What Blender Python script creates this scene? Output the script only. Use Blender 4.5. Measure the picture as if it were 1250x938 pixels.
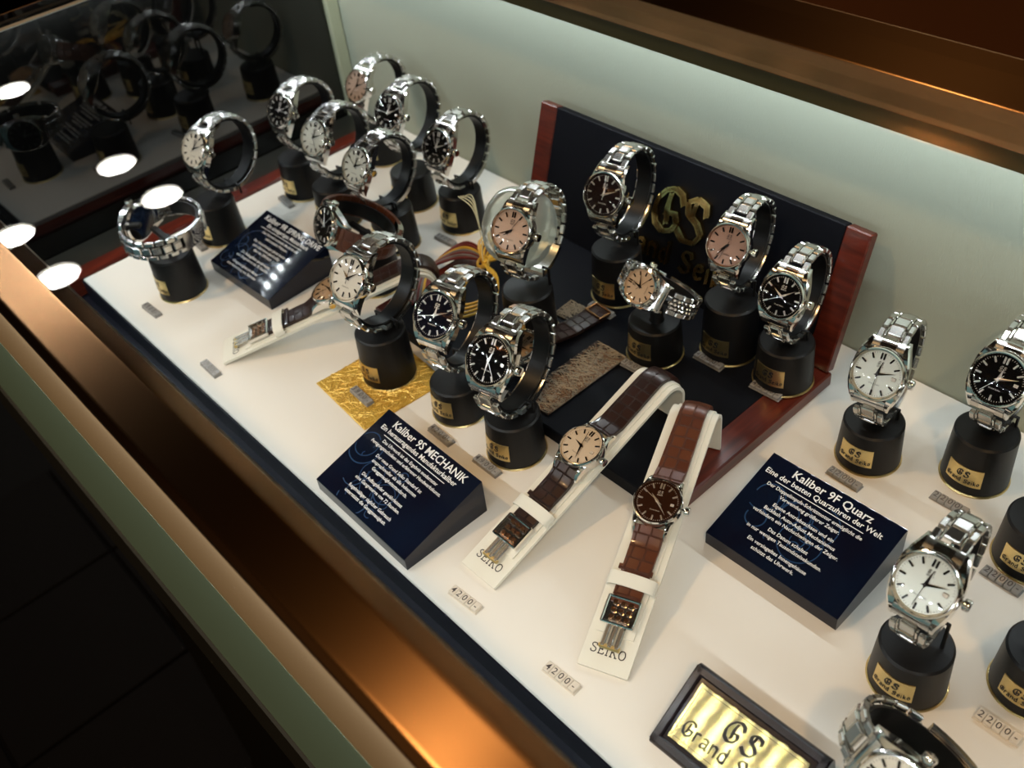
import bpy, math, random
from mathutils import Vector, Matrix
random.seed(7)
PI = math.pi
R_ = math.radians
for o in list(bpy.data.objects):
    bpy.data.objects.remove(o)
sc = bpy.context.scene
COL = sc.collection

# ------------------------------------------------------------------ camera
CAM = bpy.data.cameras.new('camera')
cam = bpy.data.objects.new('camera', CAM)
COL.objects.link(cam)
RIGHT = Vector((0.67120602, 0.73441927, -0.10055251))
DOWN = Vector((0.44782316, -0.5098437, -0.73451604))
FWD = Vector((-0.59070881, 0.44798185, -0.67110012))
m = Matrix.Identity(4)
for i in range(3):
    m[i][0] = RIGHT[i]; m[i][1] = -DOWN[i]; m[i][2] = -FWD[i]
m[2][3] = 0.5
cam.matrix_world = m
CAM.sensor_fit = 'HORIZONTAL'
CAM.sensor_width = 17.3
CAM.lens = 17.3 * 1225.0 / 1250.0
CAM.clip_start = 0.01
CAM.dof.use_dof = True
CAM.dof.focus_distance = 0.60
CAM.dof.aperture_fstop = 4.8
sc.camera = cam

# ------------------------------------------------------------------ world / exposure
w = bpy.data.worlds.new('world'); sc.world = w
w.use_nodes = True
bg = w.node_tree.nodes['Background']
bg.inputs[0].default_value = (1.0, 0.62, 0.36, 1)
bg.inputs[1].default_value = 0.010
sc.view_settings.view_transform = 'Standard'
sc.view_settings.look = 'None'
sc.view_settings.gamma = 1
sc.view_settings.use_curve_mapping = False
sc.view_settings.exposure = 0.16
LED_POWER = 425.0          # radiance of the LED chips in the case
LED_COL = (0.90, 1.0, 1.04)
LAMP_POWER = 75.0          # radiance of the shop's downlights
WARM_POWER = 230.0

# ------------------------------------------------------------------ materials
MATS = {}
def srgb(r, g, b):
    f = lambda c: (c / 255.0 / 12.92) if c / 255.0 <= .04045 else ((c / 255.0 + .055) / 1.055) ** 2.4
    return (f(r), f(g), f(b), 1)
def mat(name, col, rough=.5, metal=0., spec=.5, coat=0., aniso=0., tangent=None, bump=None, var=None, coat_r=.05):
    if name in MATS: return MATS[name]
    M = bpy.data.materials.new(name); M.use_nodes = True
    nt = M.node_tree; p = nt.nodes['Principled BSDF']
    p.inputs['Base Color'].default_value = col
    p.inputs['Roughness'].default_value = rough
    p.inputs['Metallic'].default_value = metal
    p.inputs['Specular IOR Level'].default_value = spec
    p.inputs['Coat Weight'].default_value = coat
    p.inputs['Coat Roughness'].default_value = coat_r
    p.inputs['Anisotropic'].default_value = aniso
    if tangent:
        c = nt.nodes.new('ShaderNodeCombineXYZ')
        for i in range(3): c.inputs[i].default_value = tangent[i]
        nt.links.new(c.outputs[0], p.inputs['Tangent'])
    tc = None
    if bump or var:
        tc = nt.nodes.new('ShaderNodeTexCoord')
    if bump:      # (kind, scale xyz, strength, distance)
        kind, scl, st, dist = bump
        mp = nt.nodes.new('ShaderNodeMapping'); mp.inputs['Scale'].default_value = scl
        nt.links.new(tc.outputs['Object'], mp.inputs[0])
        if kind == 'noise':
            t = nt.nodes.new('ShaderNodeTexNoise'); t.inputs['Detail'].default_value = 4; out = t.outputs['Fac']
        else:
            t = nt.nodes.new('ShaderNodeTexVoronoi'); out = t.outputs['Distance']
        t.inputs['Scale'].default_value = 1
        nt.links.new(mp.outputs[0], t.inputs['Vector'])
        b = nt.nodes.new('ShaderNodeBump'); b.inputs['Strength'].default_value = st; b.inputs['Distance'].default_value = dist
        nt.links.new(out, b.inputs['Height']); nt.links.new(b.outputs[0], p.inputs['Normal'])
    if var:       # (other colour, scale xyz)
        col2, scl = var
        mp = nt.nodes.new('ShaderNodeMapping'); mp.inputs['Scale'].default_value = scl
        nt.links.new(tc.outputs['Object'], mp.inputs[0])
        t = nt.nodes.new('ShaderNodeTexNoise'); t.inputs['Scale'].default_value = 1; t.inputs['Detail'].default_value = 5
        nt.links.new(mp.outputs[0], t.inputs['Vector'])
        mx = nt.nodes.new('ShaderNodeMix'); mx.data_type = 'RGBA'
        mx.inputs[6].default_value = col; mx.inputs[7].default_value = col2
        cr = nt.nodes.new('ShaderNodeMapRange'); cr.inputs[1].default_value = .35; cr.inputs[2].default_value = .65
        nt.links.new(t.outputs['Fac'], cr.inputs[0]); nt.links.new(cr.outputs[0], mx.inputs[0])
        nt.links.new(mx.outputs[2], p.inputs['Base Color'])
    MATS[name] = M
    return M
def emis(name, col, power):
    if name in MATS: return MATS[name]
    M = bpy.data.materials.new(name); M.use_nodes = True
    nt = M.node_tree; nt.nodes.remove(nt.nodes['Principled BSDF'])
    e = nt.nodes.new('ShaderNodeEmission')
    e.inputs[0].default_value = (*col[:3], 1); e.inputs[1].default_value = power
    nt.links.new(e.outputs[0], nt.nodes['Material Output'].inputs[0])
    MATS[name] = M; return M
def glass(name, tint=(1, 1, 1), ior=1.5, rough=0.0, extra=0.0):
    """thin pane: see-through with a Fresnel mirror on top"""
    if name in MATS: return MATS[name]
    M = bpy.data.materials.new(name); M.use_nodes = True
    nt = M.node_tree; nt.nodes.remove(nt.nodes['Principled BSDF'])
    t = nt.nodes.new('ShaderNodeBsdfTransparent'); t.inputs[0].default_value = (*tint, 1)
    g = nt.nodes.new('ShaderNodeBsdfGlossy'); g.inputs['Roughness'].default_value = rough
    f = nt.nodes.new('ShaderNodeFresnel'); f.inputs[0].default_value = ior
    mx = nt.nodes.new('ShaderNodeMixShader')
    fac = f.outputs[0]
    if extra:
        a = nt.nodes.new('ShaderNodeMath'); a.operation = 'ADD'; a.use_clamp = True; a.inputs[1].default_value = extra
        nt.links.new(fac, a.inputs[0]); fac = a.outputs[0]
    nt.links.new(fac, mx.inputs[0]); nt.links.new(t.outputs[0], mx.inputs[1]); nt.links.new(g.outputs[0], mx.inputs[2])
    nt.links.new(mx.outputs[0], nt.nodes['Material Output'].inputs[0])
    MATS[name] = M; return M
def hazy(name, col, amount):
    M = glass(name, (.96, .98, .95), 1.22, 0., .01)
    nt = M.node_tree; out = nt.nodes['Material Output']; old = out.inputs[0].links[0].from_socket
    d = nt.nodes.new('ShaderNodeBsdfDiffuse'); d.inputs[0].default_value = col
    t = nt.nodes.new('ShaderNodeBsdfTranslucent'); t.inputs[0].default_value = col
    m1 = nt.nodes.new('ShaderNodeMixShader'); m1.inputs[0].default_value = .5
    nt.links.new(d.outputs[0], m1.inputs[1]); nt.links.new(t.outputs[0], m1.inputs[2])
    m2 = nt.nodes.new('ShaderNodeMixShader'); m2.inputs[0].default_value = amount
    nt.links.new(old, m2.inputs[1]); nt.links.new(m1.outputs[0], m2.inputs[2]); nt.links.new(m2.outputs[0], out.inputs[0])
    return M
def croc(name, col, col2):
    """alligator-grain leather: rows of scales from the strap's own UVs"""
    if name in MATS: return MATS[name]
    M = mat(name, col, .32, spec=.5, coat=.25)
    nt = M.node_tree; p = nt.nodes['Principled BSDF']
    uv = nt.nodes.new('ShaderNodeUVMap')
    n = nt.nodes.new('ShaderNodeTexNoise'); n.inputs['Scale'].default_value = 180
    ad = nt.nodes.new('ShaderNodeMix'); ad.data_type = 'VECTOR'; ad.inputs[0].default_value = .0030
    br = nt.nodes.new('ShaderNodeTexBrick')
    br.inputs['Scale'].default_value = 1; br.inputs['Brick Width'].default_value = .0078; br.inputs['Row Height'].default_value = .0076
    br.inputs['Mortar Size'].default_value = .0005; br.inputs['Mortar Smooth'].default_value = 1.0
    br.inputs['Color1'].default_value = col; br.inputs['Color2'].default_value = col2
    br.inputs['Mortar'].default_value = tuple(c * 1.25 + .004 for c in col[:3]) + (1,)  # creases lightened: greyish highlights put into the leather colour
    br.offset = .12
    nt.links.new(uv.outputs[0], ad.inputs[4]); nt.links.new(n.outputs['Color'], ad.inputs[5])
    nt.links.new(ad.outputs[1], br.inputs['Vector'])
    nt.links.new(br.outputs['Color'], p.inputs['Base Color'])
    b = nt.nodes.new('ShaderNodeBump'); b.inputs['Strength'].default_value = .8; b.inputs['Distance'].default_value = .0008; b.invert = True
    nt.links.new(br.outputs['Fac'], b.inputs['Height']); nt.links.new(b.outputs[0], p.inputs['Normal'])
    return M

BOARD = mat('cream_board', (.82, .785, .715, 1), .55, spec=.3)
WALLM = mat('woven_wallcover', (.395, .425, .345, 1), .8, spec=.15, bump=('noise', (900, 900, 260), .25, .001))
BRASS = mat('brushed_bronze', (.42, .225, .105, 1), .27, 1, aniso=.95, tangent=(0, .7, .7), bump=('noise', (6, 2600, 2600), .03, .0003))
BRASSY = mat('brushed_bronze_side', (.42, .225, .105, 1), .27, 1, aniso=.8, tangent=(1, 0, 0))
STEEL = mat('polished_steel', (.78, .76, .72, 1), .09, 1)
BRUSH = mat('brushed_steel', (.66, .645, .61, 1), .24, 1)
GOLD = mat('gold_plate', (.80, .62, .28, 1), .30, 1)
GOLDL = mat('polished_gold_letter', (.80, .56, .22, 1), .16, 1)
BLACK = mat('black_matt_plastic', (.0060, .0056, .0056, 1), .42, spec=.28)
BLACKG = mat('black_satin_rubber', (.0045, .0048, .0055, 1), .4, spec=.25)
INK = mat('black_ink', (.012, .011, .012, 1), .5)
WHITE = mat('white_ink', (.86, .85, .82, 1), .5)
NAVY = mat('navy_velvet', (.0036, .0042, .0070, 1), .55, spec=.10)
NAVYS = mat('navy_gloss_sign', (.0045, .0050, .0125, 1), .07, spec=.4, var=((.0042, .0075, .0190, 1), (38, 38, 38)))
MAHOG = mat('mahogany', (.120, .017, .007, 1), .30, spec=.4, coat=.12, var=((.060, .008, .004, 1), (22, 260, 260)))
MAHOGY = mat('mahogany_lengthwise', (.120, .017, .007, 1), .30, spec=.4, coat=.12, var=((.060, .008, .004, 1), (260, 22, 260)))
DWOOD = mat('dark_lacquered_wood', (.010, .0055, .0075, 1), .25, spec=.35)
PAD = mat('white_holder_plastic', (.80, .78, .68, 1), .42, spec=.35)
GLASS = glass('clear_glass', ior=1.5)
CRYST = glass('watch_crystal', ior=1.42)
ACRYL = hazy('clear_acrylic', (.80, .84, .74, 1), .30)
TAGM = mat('pale_clear_tile', (.74, .67, .57, 1), .22, spec=.6)
TAGD = mat('grey_clear_tile', (.31, .30, .285, 1), .22, spec=.6)
DARKF = mat('dark_tile_floor', (.0016, .0010, .0008, 1), .6, spec=.1)
BROWN = mat('brown_counter', (.075, .028, .011, 1), .35, spec=.4)
SIDEG = mat('smoked_side_glass', (.0022, .0022, .002, 1), .02, spec=.8)
BASEM = mat('midnight_case_base', (.006, .007, .013, 1), .35, spec=.5)
CREAMF = mat('cream_fascia', (.72, .60, .43, 1), .5, spec=.3)
TEALF = mat('sea_green_fascia', (.36, .64, .66, 1), .4, spec=.4)
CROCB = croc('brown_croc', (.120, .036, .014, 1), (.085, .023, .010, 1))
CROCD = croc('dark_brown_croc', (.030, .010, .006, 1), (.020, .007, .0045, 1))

# ------------------------------------------------------------------ mesh helpers
class MB:
    def __init__(self):
        self.v = []; self.f = []; self.mi = []; self.uv = {}
    def add(self, vs, fs, mi=0, T=None):
        b = len(self.v)
        self.v += [tuple(T @ Vector(p)) if T else tuple(p) for p in vs]
        for f in fs:
            self.f.append([b + i for i in f]); self.mi.append(mi)
        return b
    def box(self, c, s, b=0., mi=0, T=None):
        hx, hy, hz = s[0] / 2, s[1] / 2, s[2] / 2
        if b <= 0:
            vs = [(c[0] + x * hx, c[1] + y * hy, c[2] + z * hz) for x in (-1, 1) for y in (-1, 1) for z in (-1, 1)]
            fs = [(0, 1, 3, 2), (4, 6, 7, 5), (0, 4, 5, 1), (2, 3, 7, 6), (0, 2, 6, 4), (1, 5, 7, 3)]
            return self.add(vs, fs, mi, T)
        b = min(b, hx * .9, hy * .9, hz * .9)
        vs = []; idx = {}
        for x in (-1, 1):
            for y in (-1, 1):
                for z in (-1, 1):
                    for a in range(3):
                        h = [hx - b, hy - b, hz - b]; h[a] += b
                        idx[(x, y, z, a)] = len(vs)
                        vs.append((c[0] + x * h[0], c[1] + y * h[1], c[2] + z * h[2]))
        fs = []
        I = idx
        for s_ in (-1, 1):
            fs.append([I[(s_, y, z, 0)] for y, z in ((-1, -1), (1, -1), (1, 1), (-1, 1))][::s_])
            fs.append([I[(x, s_, z, 1)] for x, z in ((-1, -1), (-1, 1), (1, 1), (1, -1))][::s_])
            fs.append([I[(x, y, s_, 2)] for x, y in ((-1, -1), (1, -1), (1, 1), (-1, 1))][::s_])
        for p in (-1, 1):
            for q in (-1, 1):
                g = p * q
                fs.append([I[(p, q, -1, 0)], I[(p, q, -1, 1)], I[(p, q, 1, 1)], I[(p, q, 1, 0)]][::g])
                fs.append([I[(p, -1, q, 2)], I[(p, -1, q, 0)], I[(p, 1, q, 0)], I[(p, 1, q, 2)]][::-g if False else (1 if g < 0 else -1)])
                fs.append([I[(-1, p, q, 1)], I[(-1, p, q, 2)], I[(1, p, q, 2)], I[(1, p, q, 1)]][::1 if g < 0 else -1])
        for x in (-1, 1):
            for y in (-1, 1):
                for z in (-1, 1):
                    fs.append([I[(x, y, z, a)] for a in range(3)][::x * y * z])
        return self.add(vs, fs, mi, T)
    def lathe(self, prof, n=40, mi=0, T=None, caps=(False, False)):
        vs = []; fs = []
        k = len(prof)
        for i in range(n):
            a = 2 * PI * i / n
            for r, z in prof: vs.append((r * math.cos(a), r * math.sin(a), z))
        for i in range(n):
            j = (i + 1) % n
            for q in range(k - 1):
                fs.append((i * k + q, j * k + q, j * k + q + 1, i * k + q + 1))
        if caps[0]: fs.append([i * k for i in range(n)][::-1])
        if caps[1]: fs.append([i * k + k - 1 for i in range(n)])
        return self.add(vs, fs, mi, T)
    def prism(self, poly, x0, x1, mi=0, T=None, shrink=0.):
        """poly in (y,z), extruded along x"""
        n = len(poly)
        vs = [(x0, y, z) for y, z in poly] + [(x1, y, z) for y, z in poly]
        fs = [list(range(n))[::-1], list(range(n, 2 * n))]
        for i in range(n):
            j = (i + 1) % n
            fs.append((i, j, n + j, n + i))
        return self.add(vs, fs, mi, T)
    def tube(self, pts, r, n=6, mi=0, T=None):
        pts = [Vector(p) for p in pts]; vs = []; fs = []
        up = Vector((0.13, 0.21, 0.97)).normalized()
        for i, p in enumerate(pts):
            d = (pts[min(i + 1, len(pts) - 1)] - pts[max(i - 1, 0)]).normalized()
            a = d.cross(up)
            if a.length < 1e-4: a = d.cross(Vector((1, 0, 0)))
            a.normalize(); b = a.cross(d)
            rr = r[i] if isinstance(r, (list, tuple)) else r
            for k in range(n):
                t = 2 * PI * k / n
                vs.append(p + a * (rr * math.cos(t)) + b * (rr * math.sin(t)))
        for i in range(len(pts) - 1):
            for k in range(n):
                fs.append((i * n + k, i * n + (k + 1) % n, (i + 1) * n + (k + 1) % n, (i + 1) * n + k))
        fs.append(list(range(n))[::-1]); fs.append([(len(pts) - 1) * n + k for k in range(n)])
        return self.add(vs, fs, mi, T)
    def band(self, path, half, thick, mi=0, T=None, crown=0., cols=5, closed=False, x0=0.):
        """ribbon: path = [((y,z),(ny,nz),s)]; half(s) half width; outer face crowned"""
        base = len(self.v); nrow = len(path); vs = []; fs = []; uvs = []
        for (p, nn, s) in path:
            h = half(s) if callable(half) else half
            t = thick(s) if callable(thick) else thick
            row = []
            for c in range(cols):
                u = -1 + 2 * c / (cols - 1)
                e = t + crown * (1 - u * u)
                row.append((x0 + u * h, p[0] + nn[0] * e, p[1] + nn[1] * e)); uvs.append((u * h + .0044, s))
            for c in range(cols):
                u = 1 - 2 * c / (cols - 1)
                row.append((x0 + u * h, p[0], p[1])); uvs.append((u * h + .0044, s))
            vs += row
        k = 2 * cols
        for i in range(nrow - 1 + (1 if closed else 0)):
            j = (i + 1) % nrow
            for c in range(k):
                fs.append((i * k + c, i * k + (c + 1) % k, j * k + (c + 1) % k, j * k + c))
        if not closed:
            fs.append(list(range(k))[::-1]); fs.append([(nrow - 1) * k + c for c in range(k)])
        b = self.add(vs, fs, mi, T)
        for i, u in enumerate(uvs): self.uv[b + i] = u
    def build(self, name, mats, parent=None, smooth=35, data_only=False):
        me = bpy.data.meshes.new(name)
        me.from_pydata(self.v, [], self.f)
        if not isinstance(mats, (list, tuple)): mats = [mats]
        for q in mats: me.materials.append(q)
        me.polygons.foreach_set('material_index', self.mi)
        if self.uv:
            l = me.uv_layers.new(name='UVMap')
            for lp in me.loops:
                l.data[lp.index].uv = self.uv.get(lp.vertex_index, (0, 0))
        if smooth:
            me.polygons.foreach_set('use_smooth', [True] * len(me.polygons))
            me.set_sharp_from_angle(angle=R_(smooth))
        me.update()
        if data_only: return me
        return inst(name, me, parent)
def inst(name, me, parent=None, M=None):
    o = bpy.data.objects.new(name, me); COL.objects.link(o)
    if parent is not None: o.parent = parent
    if M is not None: o.matrix_basis = M
    return o
def empty(name, label, cat, group=None, M=None):
    o = bpy.data.objects.new(name, None); COL.objects.link(o)
    o.empty_display_size = .01
    if M is not None: o.matrix_basis = M
    return tag(o, label, cat, group)
def tag(o, label, cat, group=None):
    o['label'] = label; o['category'] = cat
    if group: o['group'] = group
    return o
def struct(o, label=None):
    o['kind'] = 'structure'
    if label: o['label'] = label
    return o
def place(x, y, z=0, rz=0, s=1):
    return Matrix.Translation((x, y, z)) @ Matrix.Rotation(rz, 4, 'Z') @ Matrix.Scale(s, 4)

# ------------------------------------------------------------------ lettering
_txt = {}
def text2d(s, size=1., align='CENTER', bold=0.):
    key = (s, align, bold)
    if key not in _txt:
        cu = bpy.data.curves.new('t', 'FONT'); cu.body = s; cu.align_x = align; cu.size = 1; cu.offset = bold
        cu.resolution_u = 2; cu.fill_mode = 'FRONT'
        ob = bpy.data.objects.new('t', cu)
        me = bpy.data.meshes.new_from_object(ob)
        _txt[key] = ([(v.co.x, v.co.y) for v in me.vertices], [list(p.vertices) for p in me.polygons])
        bpy.data.meshes.remove(me); bpy.data.objects.remove(ob); bpy.data.curves.remove(cu)
    v, f = _txt[key]
    return [(x * size, y * size) for x, y in v], f
GLY = {
 'G!': (.84, [[(.80, .72), (.72, .92), (.52, 1.), (.30, .90), (.12, .66), (.07, .40), (.16, .14), (.38, .0), (.60, .10), (.70, .30), (.62, .48), (.36, .42)], [(.44, .86), (.40, .60), (.44, .20)]]),
 'S!': (.85, [[(.74, .68), (.70, .90), (.46, .98), (.24, .84), (.28, .62), (.56, .46), (.70, .26), (.56, .04), (.28, .0), (.06, .20)], [(.46, .98), (.40, .60)]]),
 'G': (.62, [[(.56, .60), (.48, .72), (.30, .76), (.10, .60), (.04, .36), (.12, .10), (.32, .0), (.52, .12), (.54, .34), (.30, .34)], [(.30, .62), (.28, .16)]]),
 'S': (.56, [[(.48, .56), (.40, .74), (.18, .72), (.08, .56), (.20, .42), (.42, .30), (.44, .12), (.24, .0), (.02, .12)]]),
 'r': (.32, [[(.04, .50), (.06, .0)], [(.06, .38), (.17, .50), (.27, .44)]]),
 'a': (.44, [[(.06, .42), (.20, .50), (.33, .42), (.33, .04), (.40, .0)], [(.33, .28), (.10, .22), (.05, .08), (.16, .0), (.33, .12)]]),
 'n': (.42, [[(.04, .50), (.06, .0)], [(.06, .38), (.18, .50), (.32, .42), (.33, .0)]]),
 'd': (.44, [[(.30, .78), (.34, .66), (.34, .0)], [(.34, .42), (.18, .50), (.05, .36), (.05, .12), (.18, .0), (.34, .12)]]),
 'e': (.40, [[(.05, .26), (.33, .32), (.26, .47), (.14, .50), (.04, .34), (.04, .14), (.17, .0), (.34, .10)]]),
 'i': (.18, [[(.05, .50), (.07, .0)], [(.06, .68), (.08, .72)]]),
 'k': (.42, [[(.05, .78), (.07, .0)], [(.30, .50), (.08, .26), (.36, .0)]]),
 'o': (.42, [[(.18, .50), (.05, .36), (.05, .12), (.18, .0), (.32, .14), (.32, .36), (.18, .50)]]),
 ' ': (.28, []),
 'S_': (.80, [[(.62, .74), (.64, .92), (.50, 1.), (.26, 1.), (.10, .86), (.14, .64), (.36, .54), (.58, .44), (.64, .22), (.52, .04), (.26, .0), (.08, .08), (.06, .26)]]),
 'E_': (.80, [[(.0, 1.), (.62, 1.), (.64, .80)], [(.0, .0), (.64, .0), (.68, .22)], [(.14, 1.), (.14, .0)], [(.14, .52), (.46, .52)], [(.46, .62), (.46, .42)]]),
 'I_': (.42, [[(.0, 1.), (.30, 1.)], [(.0, .0), (.30, .0)], [(.15, 1.), (.15, .0)]]),
 'K_': (.88, [[(.0, 1.), (.30, 1.)], [(.0, .0), (.30, .0)], [(.14, 1.), (.14, .0)], [(.68, 1.), (.16, .42)], [(.32, .58), (.72, .0)], [(.52, 1.), (.80, 1.)], [(.56, .0), (.86, .0)]]),
 'O_': (.92, [[(.40, 1.), (.14, .88), (.03, .5), (.14, .12), (.40, .0), (.66, .12), (.77, .5), (.66, .88), (.40, 1.)]]),
}
def strokes(seq, size, nib=(.10, .10), pen=.035):
    """broad-nib lettering: 2-D polygons for a list of glyph keys, centred on x"""
    quads = []; x = 0
    for g in seq:
        adv, paths = GLY[g]
        for path in paths:
            for a, b in zip(path[:-1], path[1:]):
                dx, dy = b[0] - a[0], b[1] - a[1]
                l = math.hypot(dx, dy) or 1
                for nx, ny in ((nib[0] / 2, nib[1] / 2), (-dy / l * pen, dx / l * pen)):
                    q = [(x + a[0] - nx, a[1] - ny), (x + a[0] + nx, a[1] + ny), (x + b[0] + nx, b[1] + ny), (x + b[0] - nx, b[1] - ny)]
                    A = sum(q[i][0] * q[(i + 1) % 4][1] - q[(i + 1) % 4][0] * q[i][1] for i in range(4))
                    if A < 0: q.reverse()
                    if abs(A) > 1e-6: quads.append(q)
        x += adv + .07
    return [[((px - (x - .07) / 2) * size, py * size) for px, py in q] for q in quads]
def flat_letters(mb, polys, T, dy=0., dx=0., mi=0, depth=0.):
    for q in polys:
        n = len(q)
        if depth:
            vs = [(x + dx, y + dy, 0) for x, y in q] + [(x + dx, y + dy, depth) for x, y in q]
            fs = [list(range(n, 2 * n))] + [(i, (i + 1) % n, n + (i + 1) % n, n + i) for i in range(n)]
            mb.add(vs, fs, mi, T)
        else:
            mb.add([(x + dx, y + dy, 0) for x, y in q], [list(range(n))], mi, T)
def flat_text(mb, s, size, T, x=0., y=0., align='CENTER', bold=0., mi=0):
    v, f = text2d(s, size, align, bold)
    mb.add([(a + x, b + y, 0) for a, b in v], f, mi, T)

# ------------------------------------------------------------------ lamps on the shop ceiling
def downlight(x, y, col, power, label, r=.075):
    e = empty('ceiling_downlight', label, 'lamp', 'round downlights in the shop ceiling', place(x, y, 1.9))
    mb = MB(); mb.lathe([(r * 1.25, .0), (r * 1.25, -.012), (r * 1.02, -.018), (r, -.006)], 32); mb.build('trim_ring', STEEL, e)
    mb = MB(); mb.lathe([(0, -.008), (r, -.008)], 32); mb.v = [tuple(p) for p in mb.v]
    mb.f = [f[::-1] for f in mb.f]
    mb.build('lens', emis('lamp_%s' % label[:4], col, power), e)
COOL = (1.0, .97, .88); WARMC = (1.0, .62, .28)
MIR = 'pale white downlight in the dark ceiling, mirrored '
for x, y, l in ((-3.53, 1.115, MIR + 'over the level bracelet watch'), (-3.92, 1.11, MIR + 'beside the cream dial watch'),
                (-3.34, .604, MIR + 'near the board corner'), (-3.74, .598, MIR + 'at the far front rail end'),
                (-5.04, 1.106, MIR + 'deep inside the smoked wall')):
    downlight(x, y, COOL, LAMP_POWER, l)
for x, y, l in ((-1.015, -.60, 'warm orange downlight whose glow falls on both bronze rails'), (.75, -.55, 'warm orange downlight beyond the right end of the showcase')):  # the second one is an added, unseen source of warm fill
    downlight(x, y, WARMC, WARM_POWER, l)

# ------------------------------------------------------------------ setting
mb = MB(); mb.box((-2.0, .6, -.91), (9.0, 9.0, .02)); fl = struct(mb.build('floor', DARKF), 'dark brown tiled shop floor')
tile = MB(); tile.box((0, 0, 0), (.296, .296, .012), .002); tme = tile.build('tile', mat('dark_tile', (.0022, .0013, .0010, 1), .6, spec=.08), data_only=True)
for i in range(6):
    for j in range(5):
        inst('floor_tile', tme, fl, place(-1.6 + .30 * i, -.92 + .30 * j, -.897))
mb = MB(); mb.box((-2.0, .6, 1.915), (9.0, 9.0, .03)); struct(mb.build('ceiling', mat('dark_ceiling', (.035, .018, .009, 1), .8)), 'dark brown shop ceiling')
mb = MB(); mb.box((-.29, .5375, .09), (1.24, .02, .26)); struct(mb.build('wall_back', WALLM), 'pale grey green textured back wall of the showcase')
mb = MB(); mb.box((-.293, .297, -.0275), (1.24, .455, .015)); struct(mb.build('floor_case', BASEM), 'midnight blue base inside the showcase')
mb = MB(); mb.box((-.9085, .301, .095), (.006, .453, .236)); struct(mb.build('wall_left', SIDEG), 'smoked reflective glass end wall of the showcase')
mb = MB(); mb.box((-.8540, .313, -.0105), (.019, .428, .019), .0015); struct(mb.build('baseboard_left', MAHOGY), 'red mahogany strip at the foot of the glass end wall')
mb = MB(); mb.box((-.8845, .313, -.0120), (.040, .428, .016), .001); struct(mb.build('trim_7', mat('dark_olive_metal', (.018, .017, .013, 1), .35, spec=.4)), 'dark olive strip between the mahogany and the smoked glass')
mb = MB(); mb.box((-.9020, .5200, .09), (.007, .014, .235), .001); struct(mb.build('trim_1', mat('olive_post', (.42, .43, .30, 1), .35, spec=.4)), 'pale olive corner post beside the back wall')

# front fascia, set back under the rail
XC, XW = -.293, 1.24
mb = MB(); mb.box((XC, .0742, .1805), (XW, .0170, .0410)); struct(mb.build('trim_8', mat('painted_gap_shade', (.003, .0025, .0025, 1), .6, spec=.1)), 'black strip painted in as the shadow gap under the front rail')  # solid black box, shade of the recess put into its colour
mb = MB(); mb.box((XC, .072, .1242), (XW, .012, .0714)); struct(mb.build('trim_2', CREAMF), 'cream upper band of the showcase front')
mb = MB(); mb.box((XC, .072, .0118), (XW, .012, .1518)); struct(mb.build('trim_3', TEALF), 'sea green lower band of the showcase front')
mb = MB(); mb.box((XC, .071, -.0985), (XW, .014, .0660), .003); struct(mb.build('trim_4', mat('grey_glass_edge', (.05, .055, .055, 1), .25, spec=.6)), 'dark grey foot strip of the showcase front')
mb = MB(); mb.box((XC, .31, -.535), (XW, .42, .70), .004); struct(mb.build('wall_front', mat('black_cabinet', (.003, .0025, .0025, 1), .5)), 'black cabinet carrying the showcase')

# rails
def rail_x(name, prof, mats, label, x0=-.918, x1=.33):
    mb = MB(); mb.prism(prof, x0, x1)
    o = mb.build(name, mats, None, 0); return o
# front rail: profile in (y,z), rounded edges
def rounded(poly, r, n=6):
    out = []
    k = len(poly)
    for i in range(k):
        p0, p1, p2 = Vector(poly[i - 1]), Vector(poly[i]), Vector(poly[(i + 1) % k])
        rr = min(r, (p0 - p1).length * .4, (p2 - p1).length * .4)
        a = p1 + (p0 - p1).normalized() * rr; b = p1 + (p2 - p1).normalized() * rr
        for q in range(n + 1):
            t = q / n
            v = a.lerp(p1, t).lerp(p1.lerp(b, t), t); out.append((v.x, v.y))
    return out
fr = tag(rail_x('bronze_rail', rounded([(.0574, .2045), (.0872, .2000), (.0878, .2188), (.0785, .2228), (.0574, .2215)][::-1], .0016), BRASS, ''),
    'brushed bronze rail along the front edge of the glass showcase', 'rail')
rr = tag(rail_x('bronze_rail', rounded([(.4755, .2190), (.4810, .2180), (.5290, .2150), (.5290, .2400), (.5080, .2415), (.4765, .2400), (.4755, .2320)][::-1], .0012), BRASS, ''),
    'brushed bronze rail above the pale back wall of the showcase', 'rail')
mb = MB(); mb.prism(rounded([(-.918, .2135), (-.9035, .2115), (-.9035, .2270), (-.918, .2270)][::-1], .0012), .0985, .4755)
mb.v = [(y, x, z) for x, y, z in mb.v]; mb.f = [f[::-1] for f in mb.f]
tag(mb.build('bronze_rail', BRASSY, None, 0), 'short bronze rail on top of the smoked glass end wall', 'rail')
mb = MB(); mb.box((-.29, .4815, .2120), (1.22, .003, .0120)); struct(mb.build('trim_5', mat('olive_baffle', (.060, .055, .022, 1), .5, spec=.2)), 'thin olive light baffle under the rear rail')
mb = MB(); mb.box((-.29, .9505, .2245), (1.24, .84, .03), .0005); struct(mb.build('trim_6', BROWN), 'dark brown counter behind the showcase')
gt = MB()
gt.add([(-.9035, .0786, .2232), (.31, .0786, .2232), (.31, .4757, .2232), (-.9035, .4757, .2232)], [(0, 1, 2, 3)])
struct(gt.build('window_1', GLASS), 'clear glass top of the showcase')

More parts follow.
